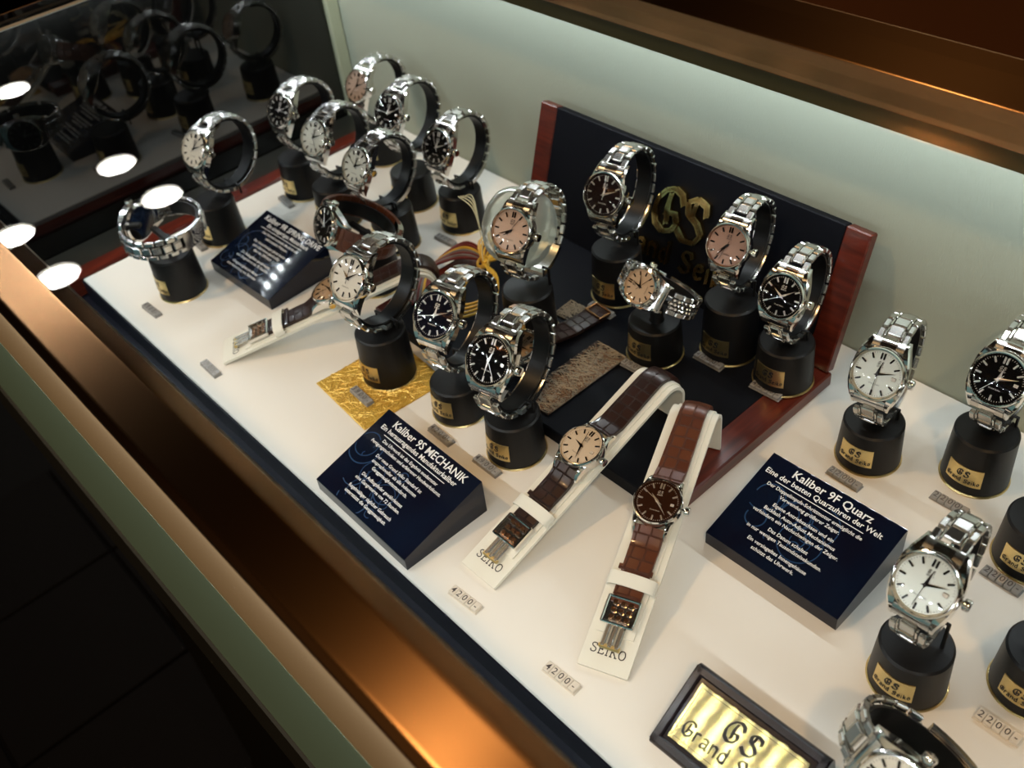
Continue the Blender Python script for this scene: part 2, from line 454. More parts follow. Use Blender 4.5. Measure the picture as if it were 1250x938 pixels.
# LED strips under the rails
LED = emis('led_chip', LED_COL, LED_POWER)
lm = MB(); lm.add([(-.0014, -.0014, 0), (-.0014, .0014, 0), (.0014, .0014, 0), (.0014, -.0014, 0)], [(0, 1, 2, 3)]); LME = lm.build('led', LED, None, 0, True)
def led_strip(label, p0, p1, n, tilt, me=None):
    p0, p1 = Vector(p0), Vector(p1); d = p1 - p0
    rz = math.atan2(d.y, d.x)
    M = Matrix.Translation(p0) @ Matrix.Rotation(rz, 4, 'Z') @ Matrix.Rotation(tilt, 4, 'X')
    e = empty('led_strip', label, 'light strip', 'light strips under the rails', M)
    mb = MB(); mb.box((d.length / 2, 0, .0008), (d.length, .006, .0010)); mb.build('strip', mat('white_tape', (.7, .7, .68, 1), .5), e)
    for i in range(n):
        inst('led', me or LME, e, Matrix.Translation(((i + .5) * d.length / n, 0, 0)))
led_strip('light strip with a row of white diodes under the front rail', (-.895, .0925, .1955), (.30, .0925, .1955), 86, R_(18))
led_strip('light strip with a row of white diodes under the rear rail', (-.895, .4985, .2120), (.30, .4985, .2120), 86, R_(-12))
led_strip('light strip with a row of white diodes under the end rail', (-.8985, .47, .2020), (-.8985, .11, .2020), 29, R_(0))

lm = MB(); lm.add([(-.0010, -.0010, 0), (-.0010, .0010, 0), (.0010, .0010, 0), (.0010, -.0010, 0)], [(0, 1, 2, 3)])
led_strip('dim warm light strip added under the front rail overhang to brighten the fascia', (-.905, .0615, .2000), (.30, .0615, .2000), 60, 0, lm.build('led', emis('added_dim_led', (1.0, .92, .80), 950.0), None, 0, True))  # added, unseen strip: only there to brighten the fascia bands

# white board
mb = MB(); mb.box((-.2693, .3483, -.0100), (1.1385, .3565, .020), .0008)
bd = tag(mb.build('display_board', BOARD), 'cream white display board that carries the watches', 'board')
mb = MB(); mb.box((-.2693, .1692, -.0107), (1.1385, .0014, .0186)); mb.build('front_edging', mat('midnight_edging', (.006, .006, .012, 1), .4, spec=.3), bd)

# ------------------------------------------------------------------ mahogany riser with back panel
RX0, RX1, RY0, RY1 = -.583, -.268, .314, .4840
RZ = .0125
PT = math.atan2(.030, .096)   # lean of the panel
ris = empty('display_riser', 'mahogany and navy presentation riser with a leaning back panel and gold letters', 'display riser', None, place(0, 0, 0))
mb = MB(); mb.box(((RX0 + RX1) / 2, (RY0 + RY1) / 2, .0058), (RX1 - RX0, RY1 - RY0, .0116), .0012); mb.build('base_board', MAHOGY, ris)
mb = MB(); mb.box(((RX0 + RX1) / 2, (RY0 + RY1) / 2 - .001, .0066), (RX1 - RX0 - .042, RY1 - RY0 + .001, .0114), .0008); mb.build('base_pad', NAVY, ris)
PM = Matrix.Translation(((RX0 + RX1) / 2, RY1 - .0045, .0124)) @ Matrix.Rotation(-PT, 4, 'X')
PH = .104; PW = RX1 - RX0 - .004
for s in (-1, 1):
    mb = MB(); mb.box((s * (PW / 2 - .0095), .0045, PH / 2), (.019, .009, PH), .001, 0, PM); mb.build('end_board', MAHOG, ris)
mb = MB(); mb.box((0, .0045, PH / 2), (PW - .038, .0084, PH), .0008, 0, PM); mb.build('back_pad', NAVY, ris)
LT = PM @ Matrix.Translation((0, -.0003, 0)) @ Matrix.Rotation(PI / 2, 4, 'X')
for g, x in (('G!', -.0040), ('S!', .0200)):
    mb = MB(); flat_letters(mb, strokes([g], .036, (.13, .13), .055), LT, dy=.046, dx=x, depth=.0035); mb.build('letter', GOLDL, ris)
word = ['G', 'r', 'a', 'n', 'd', ' ', 'S', 'e', 'i', 'k', 'o']
tot = sum(GLY[g][0] + .07 for g in word) - .07; xx = -tot / 2; LS = .0235
for g in word:
    adv = GLY[g][0]
    if GLY[g][1]:
        mb = MB(); flat_letters(mb, strokes([g], LS, (.11, .11), .045), LT, dy=.022, dx=(xx + adv / 2) * LS + .008, depth=.003); mb.build('letter', GOLDL, ris)
    xx += adv + .07

# ------------------------------------------------------------------ watches
RD = .030                       # ring centre -> dial
AY, AZ_ = .0325, .0305          # bracelet oval
TH0 = math.asin(.0208 / AY)
def oval(th, ay=AY, az=AZ_):
    p = Vector((ay * math.sin(th), az * math.cos(th)))
    n = Vector((math.sin(th) / ay, math.cos(th) / az)).normalized()
    return p, n
def oval_path(t0, t1, n, ay=AY, az=AZ_, off=0.):
    out = []; s = 0; last = None
    for i in range(n + 1):
        p, nn = oval(t0 + (t1 - t0) * i / n, ay, az)
        if last is not None: s += (p - last).length
        last = p
        out.append(((p + nn * off)[:], nn[:], s))
    return out
CACHE = {}
def cached(key, fn):
    if key not in CACHE: CACHE[key] = fn()
    return CACHE[key]
LUG = [(.0015, .0092, .0163, .0236, .0297), (.0080, .0094, .0156, .0230, .0297), (.0135, .0094, .0139, .0219, .0291), (.0180, .0094, .0121, .0208, .0268), (.0205, .0094, .0114, .0202, .0240), (.0216, .0095, .0111, .0202, .0222)]
def case_mesh(slim=False):
    mb = MB(); LUGS = [(y, xi, xo - (.0017, .0021, .0018, .0008, .0004, .0003)[i], zb, zt) for i, (y, xi, xo, zb, zt) in enumerate(LUG)] if slim else LUG
    mb.lathe([(0, .0215), (.0140, .0215), (.0156, .0228), (.0164 - .0004 * slim, .0250), (.0165 - .0004 * slim, .0285), (.0160 - .0003 * slim, .0300), (.0154, .0302)], 56)
    for sx in (-1, 1):
        for sy in (-1, 1):
            vs = []; fs = []
            for (y, xi, xo, zb, zt) in LUGS:
                c = min(.0012, (zt - zb) * .35)
                vs += [(sx * xi, sy * y, zb), (sx * xo, sy * y, zb + c * .6), (sx * xo, sy * y, zt - c), (sx * (xo - c * .9), sy * y, zt), (sx * xi, sy * y, zt)]
            for i in range(len(LUGS) - 1):
                for k in range(5):
                    f = (i * 5 + k, i * 5 + (k + 1) % 5, (i + 1) * 5 + (k + 1) % 5, (i + 1) * 5 + k)
                    fs.append(f if sx * sy < 0 else f[::-1])
            e_ = [(len(LUGS) - 1) * 5 + k for k in range(5)]
            fs.append(e_ if sx * sy < 0 else e_[::-1])
            mb.add(vs, fs)
    return mb.build('case', STEEL, None, 30, True)
def case(slim=False): return cached(('case', slim), lambda: case_mesh(slim))
def bezel_mesh(coin=False, slim=False):
    mb = MB()
    if slim:
        mb.lathe([(.0156, .0299), (.0157, .0310), (.0151, .0320), (.0146, .0321), (.0143, .0315), (.0141, .0301)], 56)
        return mb.build('bezel', STEEL, None, 28, True)
    mb.lathe([(.0158, .0299), (.0160, .0310), (.0152, .0321), (.0140, .0325), (.0134, .0323), (.0131, .0313), (.0130, .0301)], 56)
    if coin:
        for i in range(48):
            a = 2 * PI * i / 48
            mb.box((.0157, 0, .0313), (.0012, .0012, .0016), .0003, 0, Matrix.Rotation(a, 4, 'Z'))
    return mb.build('bezel', STEEL, None, 28, True)
def crown_mesh():
    mb = MB(); T = Matrix.Translation((.0166, 0, .0268)) @ Matrix.Rotation(PI / 2, 4, 'Y')
    mb.lathe([(0, -.001), (.0014, -.001), (.0014, .0008), (.0027, .0008), (.0030, .0013), (.0030, .0034), (.0026, .0040), (0, .0041)], 18, 0, T)
    return mb.build('crown', STEEL, None, 40, True)
def crystal_mesh(slim=False):
    mb = MB(); mb.lathe([(.0001, .03225), (.005, .0322), (.010, .0321), (.0132 + .0011 * slim, .0319)], 40)
    mb.f = [f[::-1] for f in mb.f]
    return mb.build('crystal', CRYST, None, 60, True)
def dial_mesh(m_, slim=False):
    mb = MB(); mb.lathe([(.0131 + .0011 * slim, .0308), (.0124 + .0013 * slim, .0301), (.0001, .0301)], 48)
    return mb.build('dial', m_, None, 20, True)
def marker_mesh(m_, tm, date, slim=False):
    mb = MB(); K = Matrix.Diagonal((1.09, 1.09, 1, 1)) if slim else Matrix.Identity(4)
    for h in range(12):
        if h == 3 and date: continue
        T = K @ Matrix.Rotation(-h * PI / 6, 4, 'Z')
        if h == 0:
            for dx in (-.0008, .0008): mb.box((dx, .0100, .0305), (.0010, .0036, .0009), .0003, 0, T)
        else: mb.box((0, .0103, .0305), (.0010, .0032, .0009), .0003, 0, T)
    for k in range(60):
        if k % 5 == 0: continue
        T = K @ Matrix.Rotation(-k * PI / 30, 4, 'Z')
        mb.add([(-.0001, .0114, .03025), (.0001, .0114, .03025), (.0001, .0121, .03025), (-.0001, .0121, .03025)], [(0, 1, 2, 3)], 1, T)
    return mb.build('hour_markers', [m_, tm], None, 0, True)
def hand_mesh(kind, m_):
    mb = MB()
    if kind == 'hour': L, W_, z = .0072, .0010, .03085
    elif kind == 'minute': L, W_, z = .0110, .0008, .03115
    else: L, W_, z = .0150, .00022, .0314
    if kind == 'second':
        mb.box((0, .0038, z), (.0003, .0150, .0002)); mb.lathe([(0, z + .0002), (.0007, z + .0002), (.0007, z - .0002)], 12)
    else:
        vs = [(-W_, 0, z), (0, -.0022, z), (W_, 0, z), (0, L, z), (0, .001, z + .0004)]
        mb.add(vs, [(0, 1, 4), (1, 2, 4), (2, 3, 4), (3, 0, 4)])
    return mb.build(kind + '_hand', m_, None, 0, True)
def dialtext_mesh(m_):
    mb = MB(); T = Matrix.Translation((0, 0, .03030))
    flat_letters(mb, strokes(['G!', 'S!'], .0020, (.13, .13), .05), T, dy=.0056)
    flat_text(mb, 'SEIKO', .0014, T, 0, .0042, bold=.01)
    flat_text(mb, 'Grand Seiko', .0013, T, 0, -.0064)
    return mb.build('dial_lettering', m_, None, 0, True)
def date_mesh():
    mb = MB(); mb.box((.0096, 0, .0303), (.0028, .0022, .0005), .0002, 0); mb.box((.0096, 0, .0304), (.0022, .0016, .0005), 0, 1)
    T = Matrix.Translation((.0096, -.0005, .03068)); flat_text(mb, '11', .0014, T, mi=2)
    return mb.build('date_window', [STEEL, WHITE, INK], None, 0, True)
def endlink_mesh(sy):
    mb = MB()
    poly = rounded([(.0146, .0288), (.0176, .0276), (.0208, .0244), (.0202, .0216), (.0140, .0230)][::-1], .0006, 2)
    poly = [(sy * y, z) for y, z in poly]
    if sy < 0: poly = poly[::-1]
    for x0, x1 in ((-.0092, -.0046), (-.0046, .0046), (.0046, .0092)): mb.prism(poly, x0, x1, 0 if x0 == -.0046 else 1)
    return mb.build('end_link', [STEEL, BRUSH], None, 35, True)
def bracelet_mesh(clasp):
    t0, t1 = clasp
    mb = MB(); mb.band(oval_path(t0, t1, 14, off=-.0016), .0079, .0034, 0, None, .0004, 5)
    return mb.build('bracelet', BRUSH, None, 35, True)
def cover_mesh(clasp):
    t0, t1 = clasp
    mb = MB(); mb.band(oval_path(t0 + .25, t1 - .25, 8, off=.0017), .0064, .0006, 0, None, .0002, 5)
    return mb.build('clasp_cover', STEEL, None, 35, True)
def link_mesh(style, p):
    mb = MB(); t = .0030
    if style == 'jubilee':
        for s in (-1, 1): mb.box((s * .0078, 0, 0), (.0042, p * .90, t), .0006, 0)
        for x in (-.0036, 0, .0036):
            for q in (-.25, .25): mb.box((x, p * q + (p * .22 if x == 0 else 0), .0002), (.0032, p * .44, t), .0009, 1)
    elif style == 'five':
        for s in (-1, 1):
            mb.box((s * .0080, 0, 0), (.0036, p * .86, t), .0006, 0)
            mb.box((s * .0052, p * .25, .0001), (.0012, p * .80, t), .0004, 1)
        mb.box((0, p * .5, 0), (.0086, p * .86, t), .0006, 0)
    else:
        for s in (-1, 1): mb.box((s * .0075, 0, 0), (.0046, p * .86, t), .0007, 0)
        for s in (-1, 1): mb.box((s * .0045, p * .5, .0001), (.0010, p * .84, t), .0003, 1)
        mb.box((0, p * .5, 0), (.0076, p * .86, t), .0007, 0)
    return mb.build('link', [BRUSH, STEEL], None, 30, True)
DIALS = {
 'white': mat('dial_white', (.70, .68, .60, 1), .30, spec=.4),
 'silver': mat('dial_silver', (.62, .64, .57, 1), .30, .3),
 'ivory': mat('dial_ivory', (.80, .72, .60, 1), .34, spec=.4),
 'cream': mat('dial_cream', (.62, .46, .30, 1), .34, spec=.4),
 'pinkish': mat('dial_pinkish', (.62, .50, .42, 1), .34, spec=.4),
 'blush': mat('dial_blush', (.56, .385, .27, 1), .32, .2),
 'copper': mat('dial_copper', (.34, .19, .125, 1), .30, .5),
 'black': mat('dial_black', (.0025, .0025, .003, 1), .6, spec=.04),
 'navy': mat('dial_navy', (.003, .0035, .010, 1), .6, spec=.05),
 'brown': mat('dial_brown', (.048, .017, .009, 1), .34, .35, spec=.2),
 'wine': mat('dial_wine', (.012, .0035, .003, 1), .45, .1, spec=.1),
}
BATON = mat('bright_baton', (.88, .86, .82, 1), .38, .9)
DARK = mat('dark_baton', (.020, .018, .018, 1), .18, .8)
def head(e, dial, time, date=True, coin=False, slim=False, M=None):
    light = dial in ('black', 'navy', 'brown', 'wine')
    mk = BATON if light else DARK
    tm = WHITE if light else INK
    wide = not slim; slim = not coin
    inst('case', case(not wide), e, M)
    inst('bezel', cached(('bezel', coin, slim), lambda: bezel_mesh(coin, slim)), e, M)
    inst('crown', cached('crown', crown_mesh), e, M)
    inst('crystal', cached(('crystal', slim), lambda: crystal_mesh(slim)), e, M)
    d = inst('dial', cached(('dial', dial, slim), lambda: dial_mesh(DIALS[dial], slim)), e, M)
    inst('hour_markers', cached(('mk', light, date, slim), lambda: marker_mesh(mk, tm, date, slim)), d)
    hh, mm, ss = time
    for k, a in (('hour', (hh + mm / 60) * PI / 6), ('minute', mm * PI / 30), ('second', ss * PI / 30)):
        inst(k + '_hand', cached(('hand', k, light), lambda: hand_mesh(k, mk)), d, Matrix.Rotation(-a, 4, 'Z'))
    inst('dial_lettering', cached(('dt', light), lambda: dialtext_mesh(tm)), d)
    if date: inst('date_window', cached('date', date_mesh), d)
def pose(C, az, tau, roll, s=1.):
    a, t = R_(az), R_(tau)
    n = Vector((math.cos(t) * math.sin(a), -math.cos(t) * math.cos(a), math.sin(t)))
    u = Vector((-math.sin(t) * math.sin(a), math.sin(t) * math.cos(a), math.cos(t)))
    x = u.cross(n)
    M = Matrix.Identity(4)
    for i in range(3): M[i][0] = x[i]; M[i][1] = u[i]; M[i][2] = n[i]
    return Matrix.Translation(C) @ M @ Matrix.Rotation(R_(roll), 4, 'Z') @ Matrix.Scale(s, 4)
NL = 19
def steel_watch(label, C, az, tau, roll, dial, style='oyster', s=1., time=(12, 11, 38), date=True, coin=False, clasp=(R_(196), R_(246)), slim=False):
    e = empty('wristwatch', label, 'watch', 'watches on the black stands', pose(C, az, tau, roll, s))
    head(e, dial, time, date, coin, slim)
    br = inst('bracelet', cached(('br', clasp), lambda: bracelet_mesh(clasp)), e)
    inst('clasp_cover', cached(('cc', clasp), lambda: cover_mesh(clasp)), br)
    for sy in (-1, 1): inst('end_link', cached(('el', sy), lambda: endlink_mesh(sy)), br)
    # even arc-length steps
    fine = oval_path(TH0, 2 * PI - TH0, 400)
    L = fine[-1][2]; p = L / (NL + .2)
    me = cached(('link', style), lambda: link_mesh(style, p))
    for i in range(NL):
        sd = (i + .18) * p
        k = min(range(len(fine)), key=lambda q: abs(fine[q][2] - sd))
        th = TH0 + (2 * PI - 2 * TH0) * k / 400
        if clasp[0] - .10 < th < clasp[1] + .02: continue
        P, nn = oval(th)
        t = Vector((nn.y, -nn.x))       # tangent (y,z) of increasing th
        wsc = .93 - .13 * math.sin(PI * i / NL)
        Mx = Matrix(((wsc, 0, 0, 0), (0, t[0], nn[0], P[0]), (0, t[1], nn[1], P[1]), (0, 0, 0, 1)))
        inst('link', me, br, Mx)
    return e
def ring_leather_watch(label, C, az, tau, roll, dial, leather, s=1.):
    e = empty('wristwatch', label, 'watch', 'watches on the black stands', pose(C, az, tau, roll, s))
    head(e, dial, (12, 11, 20), False)
    mb = MB(); mb.band(oval_path(TH0 - .12, PI + .25, 40, off=-.0010), lambda q: .0091 - .02 * q * .5, .0026, 0, None, .0008, 7)
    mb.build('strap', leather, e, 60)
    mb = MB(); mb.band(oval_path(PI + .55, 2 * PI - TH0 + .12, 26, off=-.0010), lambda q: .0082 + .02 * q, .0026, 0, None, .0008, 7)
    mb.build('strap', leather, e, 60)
    mb = MB(); mb.band(oval_path(PI + .10, PI + .75, 12, off=-.0014), .0078, .0040, 0, None, .0004, 5)
    mb.build('clasp', STEEL, e, 40)
    return e

# ------------------------------------------------------------------ stands
SR0, SR1 = .0205, .0188
def stand_body(h):
    mb = MB(); mb.lathe([(0, .0018), (SR0, .0018), (SR0 - (SR0 - SR1) * .92, h - .0012), (SR1 - .0011, h), (0, h)], 48)
    return mb.build('body', BLACK, None, 35, True)
def rad(z, h): return SR0 - (SR0 - SR1) * (z - .0018) / (h - .003)
def label_meshes(h, lab):
    z0, z1 = (.0085, .0225)
    if h > .046: z0, z1 = .016, .030
    mb = MB(); n = 12; half = R_(33)
    vs = []; fs = []
    for i in range(n + 1):
        a = -half + 2 * half * i / n
        for z in (z0, z1):
            for o in (.00005, .0005):
                r = rad(z, h) + o; vs.append((r * math.sin(a), -r * math.cos(a), z))
    for i in range(n):
        b, c = i * 4, (i + 1) * 4
        fs += [(b + 1, c + 1, c + 3, b + 3), (b, b + 2, c + 2, c), (b + 2, b + 3, c + 3, c + 2), (b, c, c + 1, b + 1)]
    fs += [(0, 1, 3, 2), (n * 4, n * 4 + 2, n * 4 + 3, n * 4 + 1)]
    mb.add(vs, fs); plate = mb.build('gold_label', GOLD, None, 30, True)
    mb = MB(); polys = []
    polys += [[(x, y + .0069) for x, y in q] for q in strokes(['G!', 'S!'], .0048, (.16, .16), .06)]
    polys += [[(x, y + .0022) for x, y in q] for q in strokes(word, .0042, (.12, .12), .05)]
    for q in polys:
        r_ = [(rad(z0 + y, h) + .0007, x, z0 + y) for x, y in q]
        mb.add([(r * math.sin(x / r), -r * math.cos(x / r), z) for r, x, z in r_], [list(range(len(q)))])
    let = mb.build('label_lettering', INK, None, 0, True)
    return plate, let
def stand(label, x, y, z0, h, C, watch_pose=None, rz=0., clear=False, s=1., cuff=True):
    e = empty('watch_stand', label, 'stand', 'black cylindrical watch stands', place(x, y, z0, rz))
    hk = round(h, 4)
    inst('body', cached(('sb', hk), lambda: stand_body(hk)), e)
    def ring():
        mb = MB(); mb.lathe([(.0, .0), (.0212, .0), (.0214, .0006), (.0208, .0014), (.0, .0018)], 48); return mb.build('gold_base_ring', GOLD, None, 40, True)
    inst('gold_base_ring', cached('sring', ring), e)
    pl, le = cached(('lab', hk), lambda: label_meshes(hk, 0))
    p = inst('gold_label', pl, e); inst('label_lettering', le, p)
    inv = place(x, y, z0, rz).inverted()
    if watch_pose is not None:
        W = inv @ watch_pose
        # C-shaped cuff inside the watch loop
        if clear:
            mb = MB(); NS, NX = 40, 14; vs = []; fs = []
            for q in range(NX + 1):
                t = -1 + 2 * q / NX; xq = -.012 + .027 * t; f = max(.05, 1 - abs(t) ** 3.2) ** .5
                for k in range(NS):
                    p_, n_ = oval(2 * PI * k / NS, AY * .84, AZ_ * .66); vs.append((xq, p_.x * f, p_.y * f))
            for q in range(NX):
                for k in range(NS): fs.append((q * NS + k, q * NS + (k + 1) % NS, (q + 1) * NS + (k + 1) % NS, (q + 1) * NS + k))
            fs.append(list(range(NS))); fs.append([NX * NS + k for k in range(NS)][::-1])
            mb.add(vs, fs, 0, W); mb.build('clear_cuff', ACRYL, e, 60)
        elif cuff:
            mb = MB(); mb.band(oval_path(R_(62), R_(300), 40, AY * .885, AZ_ * .875), .0056, .0016, 0, W, 0, 5)
            mb.build('cuff', BLACKG, e, 60)
        # two prongs that carry the cuff
        down = (W.to_3x3().normalized().inverted() @ Vector((0, 0, -1)))
        th = math.atan2(down.y, down.z)
        P, nn = oval(th, AY * .90, AZ_ * .89)
        mb = MB()
        vert = abs(down.x) < .5
        for sx in (-1, 1):
            if vert:
                q = W @ Vector((sx * .0102, P.x, P.y)); q2 = W @ Vector((sx * .0052, P.x, P.y))
                mb.tube([(q.x, q.y, h - .001), (q.x, q.y, q.z), tuple(q2)], .0011, 8)
        if not vert:
            c = W @ Vector((0, 0, 0))
            dx = Vector((c.x, c.y, 0)) * .35
            mb.lathe([(0, h - .001), (.006, h - .001), (.0048, h + .002), (.0048, max(h + .004, c.z - .006)), (0, max(h + .004, c.z - .006))], 20, 0, Matrix.Translation(dx))
            mb.box((dx.x, dx.y, max(h + .004, c.z - .006)), (.040 * s, .006, .004), .001)
        mb.build('post', BLACK, e, 40)
    return e

# ring watches: key, x, y, z0, stand h, dy, hC, az, tau, roll, scale, dial, style, time, watch label, stand label
WT = [
 ('b', -0.7967, 0.2938, 0, 0.0388, 0.0238, 0.0757, 10, 33.0, 0, 1.03, 'white', 'oyster', (12, 11, 5), True, 'steel bracelet watch with cream dial on the stand behind the dotted blue sign', 'black stand with gold label between the blue spring drive sign and the mahogany strip'),
 ('c', -0.8001, 0.3887, 0, 0.0383, 0.019, 0.0741, 8, 31.0, 0, 1.0, 'black', 'five', (12, 11, 15), True, 'steel bracelet watch with black dial standing close to the smoked glass wall', 'black stand with gold label right beside the mahogany strip, under the black dial watch'),
 ('d', -0.7302, 0.3816, 0, 0.0388, 0.0166, 0.0746, 10, 31.0, 0, 1.0, 'silver', 'oyster', (12, 11, 25), True, 'steel watch with pale silver dial between the smoked glass wall and the crowded group', 'mostly hidden black stand behind the brown strap watch, under the pale silver dial'),
 ('e', -0.7884, 0.4784, 0, 0.0358, 0.0086, 0.0705, 6, 29.0, 0, 0.97, 'pinkish', 'five', (12, 11, 35), False, 'steel watch with pinkish white dial and yellow sticker in the rear corner', 'hidden black stand in the rear corner by the olive post'),
 ('f', -0.6976, 0.4459, 0, 0.035, 0.0119, 0.084, 10, 29.0, 0, 1.0, 'black', 'oyster', (12, 11, 45), True, 'steel watch with black dial beside the pinkish dial watch in the corner', 'black stand with gold label in front of the rear corner, under a black dial watch'),
 ('g', -0.6562, 0.392, 0, 0.0384, -0.0001, 0.0742, 4, 33.0, 0, 1.0, 'silver', 'oyster', (12, 11, 50), True, 'steel watch with white dial directly above the brown strap watch', 'black stand hidden behind the brown strap watch, under a white dial'),
 ('h', -0.6334, 0.4516, 0, 0.0362, 0.0071, 0.072, 8, 29.0, 0, 1.0, 'black', 'five', (12, 11, 55), True, 'steel watch with black dial standing alone near the pale wall beside the cords', 'black stand with gold label standing near the pale wall, price tag in front'),
 ('j', -0.5197, 0.2798, 0, 0.0443, 0.0085, 0.0819, 8, 38.0, 0, 1.05, 'white', 'oyster', (10, 9, 0), False, 'steel watch with white dial and black batons on the gold mat', 'black stand with gold label standing on the yellow gold fibre mat'),
 ('k', -0.4493, 0.2917, 0, 0.029, 0.013, 0.0752, 14, 40.5, 0, 1.07, 'navy', 'oyster', (12, 11, 42), False, 'steel watch with navy dial and bright hands beside the gold mat', 'black stand with gold label at the corner of the gold fibre mat'),
 ('l', -0.3884, 0.2912, 0, 0.0359, 0.0087, 0.0746, 12, 39.5, 0, 1.08, 'black', 'oyster', (12, 30, 24), True, 'large steel watch with black dial in front of the thread swatch', 'black stand with gold label beside the riser corner and the thread swatch'),
 ('m', -0.464, 0.378, 0.0125, 0.04, 0.0118, 0.0834, 14, 32.0, 0, 1.03, 'blush', 'oyster', (7, 41, 5), False, 'steel watch with blush dial on a clear acrylic cuff near the coloured cords', 'black stand with a clear acrylic cuff beside the coloured cords on the riser'),
 ('n', -0.4450, 0.4540, 0.0125, 0.043, 0.0110, 0.086, 12, 26.5, 0, 1.05, 'wine', 'oyster', (12, 11, 0), False, 'steel watch with dark wine dial beside the large gold letters', 'tall black stand before the navy panel, under the dark wine dial watch'),
 ('o', -0.3375, 0.457, 0.0125, 0.046, 0.0109, 0.0865, 10, 28.0, 0, 0.96, 'copper', 'oyster', (7, 36, 33), False, 'steel watch with copper dial beside the large gold letter on the riser', 'tall black stand under the copper dial watch on the riser'),
 ('p', -0.29, 0.4565, 0.0125, 0.0345, 0.0082, 0.0694, 8, 29.0, 0, 0.97, 'black', 'oyster', (10, 9, 40), False, 'steel watch with black dial next to the mahogany end of the riser', 'black stand on the mahogany end of the riser'),
 ('q', -0.212, 0.4434, 0, 0.0325, 0.0084, 0.0697, 10, 31.5, 0, 1.02, 'silver', 'five', (12, 12, 30), True, 'steel watch with silver dial and black batons just outside the mahogany riser', 'black stand with gold label between the riser and the quartz sign'),
 ('r', -0.1541, 0.4725, 0, 0.0401, 0.0135, 0.077, 4, 29.5, 0, 1.03, 'black', 'five', (12, 12, 36), True, 'steel watch with black dial and date near the pale wall beside the silver dial watch', 'tall black stand with gold label near the pale wall, beside the silver dial watch'),
 ('s', -.0985, .4340, 0, .0350, .006, .0745, 14, 34, 0, 1., 'brown', 'oyster', (12, 12, 20), True, 'steel watch with brown dial on the stand behind the large silver dial watch', 'black stand with gold label in front of the black dial watch with date'),
 ('t', -0.1058, 0.3177, 0, 0.033, 0.0062, 0.0816, 4, 40.5, 0, 1.0, 'silver', 'five', (12, 12, 31), True, 'large steel watch with silver dial and date beside the quartz sign', 'black stand with gold label beside the front corner of the quartz sign'),
 ('u', -.0580, .3565, 0, .0350, .004, .0745, 14, 38, 0, 1., 'white', 'oyster', (12, 12, 12), True, 'steel watch with white dial on the stand beside the pale 2200 tag', 'black stand with gold label next to the pale tag reading 2200'),
]
for (k, x, y, z0, h, dy, hC, az, tau, roll, s, dial, style, tm, date, wl, sl) in WT:
    C = Vector((x, y + dy, z0 + hC))
    P_ = pose(C, az, tau, roll, s)
    steel_watch(wl, C, az, tau, roll, dial, style, s, tm, date, slim=k in 'ejmno')
    stand(sl, x, y, z0, h, C, P_, rz=R_(az * .3), clear=(k == 'm'), s=s)
# watches whose loop lies level
LV = [
 # x,y,z0,h, C, az,tau,roll,s, dial, style, labels
 ('a', -.7493, .2255, 0, .0395, (-.7560, .2300, .0590), -66, 2, 90, 1.06, 'black', 'oyster', 'steel bracelet watch lying level on its stand, bracelet links turned outward', 'black stand with gold label near the front corner of the board, level watch on top'),
 ('p2', -.3755, .4195, .0125, .0310, (-.3715, .4205, .0710), 4, 36, 82, .88, 'cream', 'jubilee', 'small steel watch with cream dial and beaded bracelet lying level on the riser', 'short black stand on the riser under the level beaded bracelet watch'),
 ('w', -.0600, .2480, 0, .0200, (-.0640, .2440, .0565), 0, 38, 78, 1.08, 'white', 'five', 'steel watch with white dial lying level beside the brass plaque, black cuff inside', 'black stand under the level white dial watch beside the brass plaque'),
]
for (k, x, y, z0, h, C, az, tau, roll, s, dial, style, wl, sl) in LV:
    steel_watch(wl, C, az, tau, roll, dial, style, s, (12, 11, 20), k == 'w', coin=(k == 'p2'), clasp=(R_(160), R_(200)))
    stand(sl, x, y, z0, h, Vector(C), pose(C, az, tau, roll, s), s=s)
C9 = (-.6230, .3400, .0590)
ring_leather_watch('black dial watch on a glossy brown leather strap lying level beside the blue sign', C9, -8, 26, 82, 'black', CROCB, 1.04)
stand('black stand hidden under the brown leather strap watch', -.6200, .3440, 0, .0360, Vector(C9), pose(C9, -8, 26, 82, 1.0))

# ------------------------------------------------------------------ sloping holders with strap watches
def poly_path(pts, step=.0015):
    """arc-length sampled path with outward normals from a list of (y,z)"""
    P = [Vector(p) for p in pts]; out = []; s = 0
    dense = []
    for a, b in zip(P[:-1], P[1:]):
        n = max(1, int((b - a).length / step))
        for i in range(n): dense.append(a.lerp(b, i / n))
    dense.append(P[-1])
    for i, p in enumerate(dense):
        d = (dense[min(i + 1, len(dense) - 1)] - dense[max(i - 1, 0)]).normalized()
        if i: s += (p - dense[i - 1]).length
        out.append((p[:], (-d.y, d.x), s))
    return out
def sub(path, s0, s1, off=0.):
    return [((p[0] + n[0] * off, p[1] + n[1] * off), n, s) for p, n, s in path if s0 <= s <= s1]
def at_s(path, s):
    return min(path, key=lambda q: abs(q[2] - s))
def holder_pts(L, H, drop, r=.011):
    pts = [(0, .0005)]
    ang = math.atan2(H - .0005, L)
    # straight incline then an arch over the top and a short drop behind
    cx, cz = L, H - r
    n = 14
    for i in range(n + 1):
        a = PI / 2 + ang - (PI / 2 + ang + .12) * i / n
        pts.append((cx + r * math.cos(a), cz + r * math.sin(a)))
    pts.append((cx + r + .0006, drop))
    return pts
